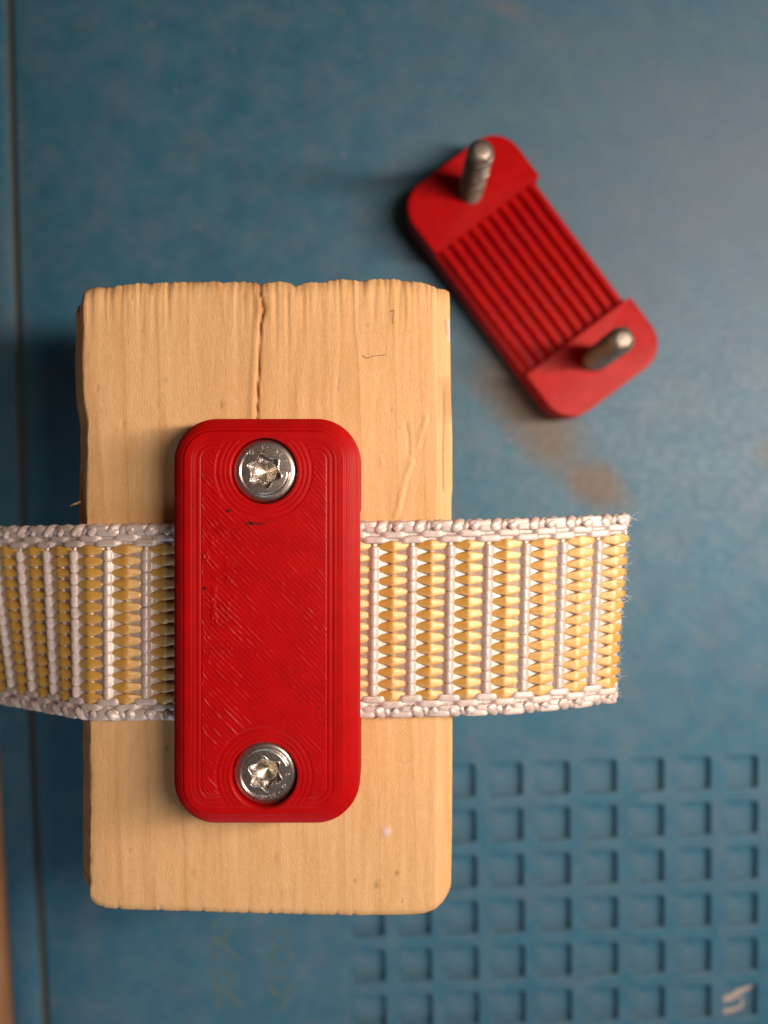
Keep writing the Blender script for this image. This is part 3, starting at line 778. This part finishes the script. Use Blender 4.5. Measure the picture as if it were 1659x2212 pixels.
def yarn(name, t0, kind, phase, mat, s_start, M=18, jit=.035, seed=0):
    s = np.arange(s_start, SMAX, P / 18)
    ph = (s - S0) / P - phase
    per = np.floor(ph + .5); q = abs(ph - per)
    sg = ph - per
    r1 = hash2(per, per * 0 + seed, 5) - .5; r2 = hash2(per, per * 0 + seed, 6) - .5
    if kind == 'yellow':     # long float, a flat bundle widest where it rides over the pick
        tri = np.clip(1 - q / .46, 0, 1)
        w_ = (.30 + .86 * tri ** .95) * (1 + .09 * r1)
        w_ = np.where(sg < 0, w_ + .10 * sstep(.1, .3, q) * sstep(.46, .4, q), w_)
        z_ = -.36 + .44 * sstep(.50, .36, q) + .36 * np.sqrt(np.clip(tri - .05, 0, 1) ** 2 + .01) + .05 * r2
        h_ = .09 + .07 * tri
    elif kind == 'white':    # tight knuckle over the cord, fanning out as wedges between the floats
        w_ = (.30 + .90 * np.clip(1 - np.clip(q - .07, 0, 1) / .38, 0, 1)) * (1 + .07 * r1)
        z_ = -.14 + .24 * sstep(.50, .10, q) + .34 * sstep(.135, .03, q) + .05 * r2
        h_ = .10 + .14 * sstep(.13, 0, q)
    else:                    # selvage yarn, blocky over-and-under
        w_ = .52 + .20 * sstep(.32, .22, q)
        z_ = .04 + .32 * sstep(.34, .22, q) + .04 * r2
        h_ = np.full_like(q, .18)
    tt = t0 + jit * (vnoise(s * .6, s * 0 + seed, 7) - .5) * 2
    pth, n = surf(s, tt, z_)
    V, F, uv = tube(pth, w_ * .5, h_, M, up=n, uoff=seed * 7.3, power=.68 if kind == 'white' else .85)
    # the bundle's filaments: fine ridges drifting along the yarn
    Vr = V.reshape(len(s), M, 3); c_ = Vr.mean(1, keepdims=True)
    av = np.arange(M)[None, :] + 0 * s[:, None]
    amp = 1 + .16 * (vnoise(av * 1.9 + seed * 11, s[:, None] * 1.3 + 0 * av, 8) - .5) + .14 * (vnoise(av * 1.0 + s[:, None] * 1.2, s[:, None] * .5 + seed, 9) - .5)
    V = (c_ + (Vr - c_) * amp[..., None]).reshape(-1, 3)
    obj(name, mesh(name, V - SL, F, mat, uv), strap)
NY = 14; TP = 1.14; T0 = 2.50
def cut(t): return 0.0 + random.uniform(-.18, .28)
for i in range(NY):
    yarn('yellow_yarn', T0 + i * TP, 'yellow', .5, M_yellow, cut(0) - (.2 if i == 0 else 0), seed=i + 1)
for i in range(NY - 1):
    yarn('white_yarn', T0 + (i + .5) * TP, 'white', 0.0, M_white, cut(0) + .1, seed=40 + i)
for k, (t0, ph) in enumerate(((1.84, 0.0), (1.30, .5), (.78, .0), (.36, .25), (W - 1.84, .0), (W - 1.30, .5), (W - .78, .0), (W - .36, .25))):
    yarn('border_yarn', t0, 'border', ph, M_white, cut(0) + .1, seed=60 + k)
# picks across the strap
tt = np.linspace(.35, W - .35, 60)
for n_ in range(40):
    s0 = S0 + (n_ - 1) * P / 2
    if s0 < .1 or s0 > SMAX: continue
    hh = .06 * np.sin(tt / TP * 2 * np.pi * .5)
    pth, n = surf(s0, tt, hh - .02)
    V, F, uv = tube(pth, .26, .26, 8, up=n, uoff=n_ * 3.1)
    obj('weft_yarn', mesh('weft_yarn', V - SL, F, M_white, uv), strap)
# packed stuffer yarns inside the webbing
sg_ = np.linspace(.35, SMAX, 160); tg = np.linspace(.5, W - .5, 24)
SS, TT = np.meshgrid(sg_, tg); p1, _ = surf(SS, TT, -.02 + 0 * SS); p2, _ = surf(SS, TT, -.62 + 0 * SS)
Vc = np.vstack([p1.reshape(-1, 3), p2.reshape(-1, 3)]) - SL
g = gridfaces(len(tg), len(sg_)); off_ = p1.shape[0] * p1.shape[1]
nb, na_ = len(tg), len(sg_)
rim = np.r_[np.arange(na_), np.arange(1, nb) * na_ + na_ - 1, (nb - 1) * na_ + np.arange(na_ - 2, -1, -1), np.arange(nb - 2, 0, -1) * na_]
k = np.arange(len(rim)); k2 = (k + 1) % len(rim)
rf = np.stack([rim[k], rim[k2], rim[k2] + off_, rim[k] + off_], -1)
obj('core_layer', mesh('core_layer', Vc, np.vstack([g[:, ::-1], g + off_, rf]), M_core), strap)
# edge loops: each pick turns round the selvage
def loop_mesh(big):
    q = np.linspace(0, 1, 16)
    sx = (1.15 if big else .9)
    x = -sx * .6 + sx * 1.2 * q
    ang = q * math.pi * 1.15 - .25
    y = .62 - np.sin(np.clip(ang, 0, 3.2)) * (.72 if big else .62) * (1) - 0
    y = .78 - .50 * np.sin(np.clip(ang * .92, -.3, 3.0))
    z = -.02 + (.34 if big else .16) * np.cos(ang * .95)
    pth = np.stack([x, y, z], -1)
    rad = (.44 if big else .36) * (1 - .25 * abs(2 * q - 1) ** 2)
    V, F, uv = tube(pth, rad * 1.05, rad * .9, 10, up=np.tile([0.3, -.6, .8], (16, 1)))
    return mesh('edge_loop', V, F, M_white, uv)
LM = {True: loop_mesh(True), False: loop_mesh(False)}
for top in (True, False):
    for n_ in range(int(SMAX / (P / 4))):
        s0 = .45 + n_ * P / 4; big = n_ % 2 == 0
        t0 = 0.0 if top else W
        p0, n0 = surf(s0, t0, 0.0)
        p1_, _ = surf(s0 + .1, t0, 0.0); p2_, _ = surf(s0, t0 + (.1 if top else -.1), 0.0)
        ex_ = Vector(p1_ - p0).normalized(); ey_ = Vector(p2_ - p0).normalized(); ez_ = Vector(n0).normalized()
        ex_ = -ex_
        sc_ = random.uniform(.92, 1.1)
        m = Matrix((( ex_.x, ey_.x, ez_.x), (ex_.y, ey_.y, ez_.y), (ex_.z, ey_.z, ez_.z))).to_4x4()
        m = Matrix.Translation(Vector(p0 - SL)) @ m @ Matrix.Rotation(random.uniform(-.12, .12), 4, 'Z') @ Matrix.Scale(sc_, 4)
        o = bpy.data.objects.new('edge_loop', LM[big]); sc.collection.objects.link(o); o.parent = strap
        o.matrix_local = m
# fuzz of cut fibres along the end
FV, FF = [], []
for k in range(150):
    t0 = random.uniform(.3, W - .3); L = random.uniform(.2, .75) if random.random() < .85 else random.uniform(.8, 1.5)
    q = np.linspace(0, 1, 6); a0 = random.uniform(-.6, .6); hb = random.uniform(-.3, .4)
    pth, _ = surf(.25 - q * L * math.cos(a0), t0 + q * L * math.sin(a0) + .1 * np.sin(q * 4 + k), hb + random.uniform(-.3, .3) * q * q)
    V, F, uv = tube(pth, np.linspace(.028, .012, 6), .02, 4); b = sum(len(v) for v in FV); FV.append(V); FF += [tuple(i + b for i in f) for f in F]
o = obj('frayed_fibres', mesh('frayed_fibres', np.vstack(FV) - SL, FF, M_white, np.zeros((sum(len(v) for v in FV), 2))), strap); tag(o, kind='stuff')
# loose filaments
for k in range(16):
    s0 = random.uniform(1, 26); t0 = random.uniform(1, W - 1)
    q = np.linspace(0, 1, 10); L = random.uniform(.8, 2.0); a0 = random.uniform(0, 6.28)
    pth, _ = surf(s0 + q * L * math.cos(a0) + .15 * np.sin(q * 3), t0 + q * L * math.sin(a0), .62 + .25 * np.sin(q * 3.1))
    V, F, uv = tube(pth, .014, .014, 4); obj('loose_filament', mesh('loose_filament', V - SL, F, M_white, uv), strap)

# hair lying on the wood
def hair(pts, ox, oy, f, label):
    q = zp(pts, ox, oy, f); q = np.array(q); ii = np.linspace(0, len(q) - 1, 40)
    x = np.interp(ii, range(len(q)), q[:, 0]); y = np.interp(ii, range(len(q)), q[:, 1])
    k = np.ones(7) / 7; x = np.r_[x[:3], np.convolve(x, k, 'valid'), x[-3:]]; y = np.r_[y[:3], np.convolve(y, k, 'valid'), y[-3:]]
    c = np.array([x.mean(), y.mean(), WZ + .12])
    V, F, uv = tube(np.c_[x, y, np.full(40, WZ + .12)] - c, .022, .022, 5)
    tag(obj('hair', mesh('hair', V, F, M_hair, uv), None, c), label, 'hair', 'hairs on the wood block')
hair([(795, 738), (825, 762), (860, 745), (910, 738), (965, 733)], 1000, 1000, 1.9518, 'fine dark hair, wavy and nearly level, on the upper right of the wood block')
hair([(1005, 410), (1020, 392), (1030, 400), (1022, 440), (1022, 500)], 1000, 1000, 1.9518, 'fine hooked dark hair near the upper right corner of the wood block')
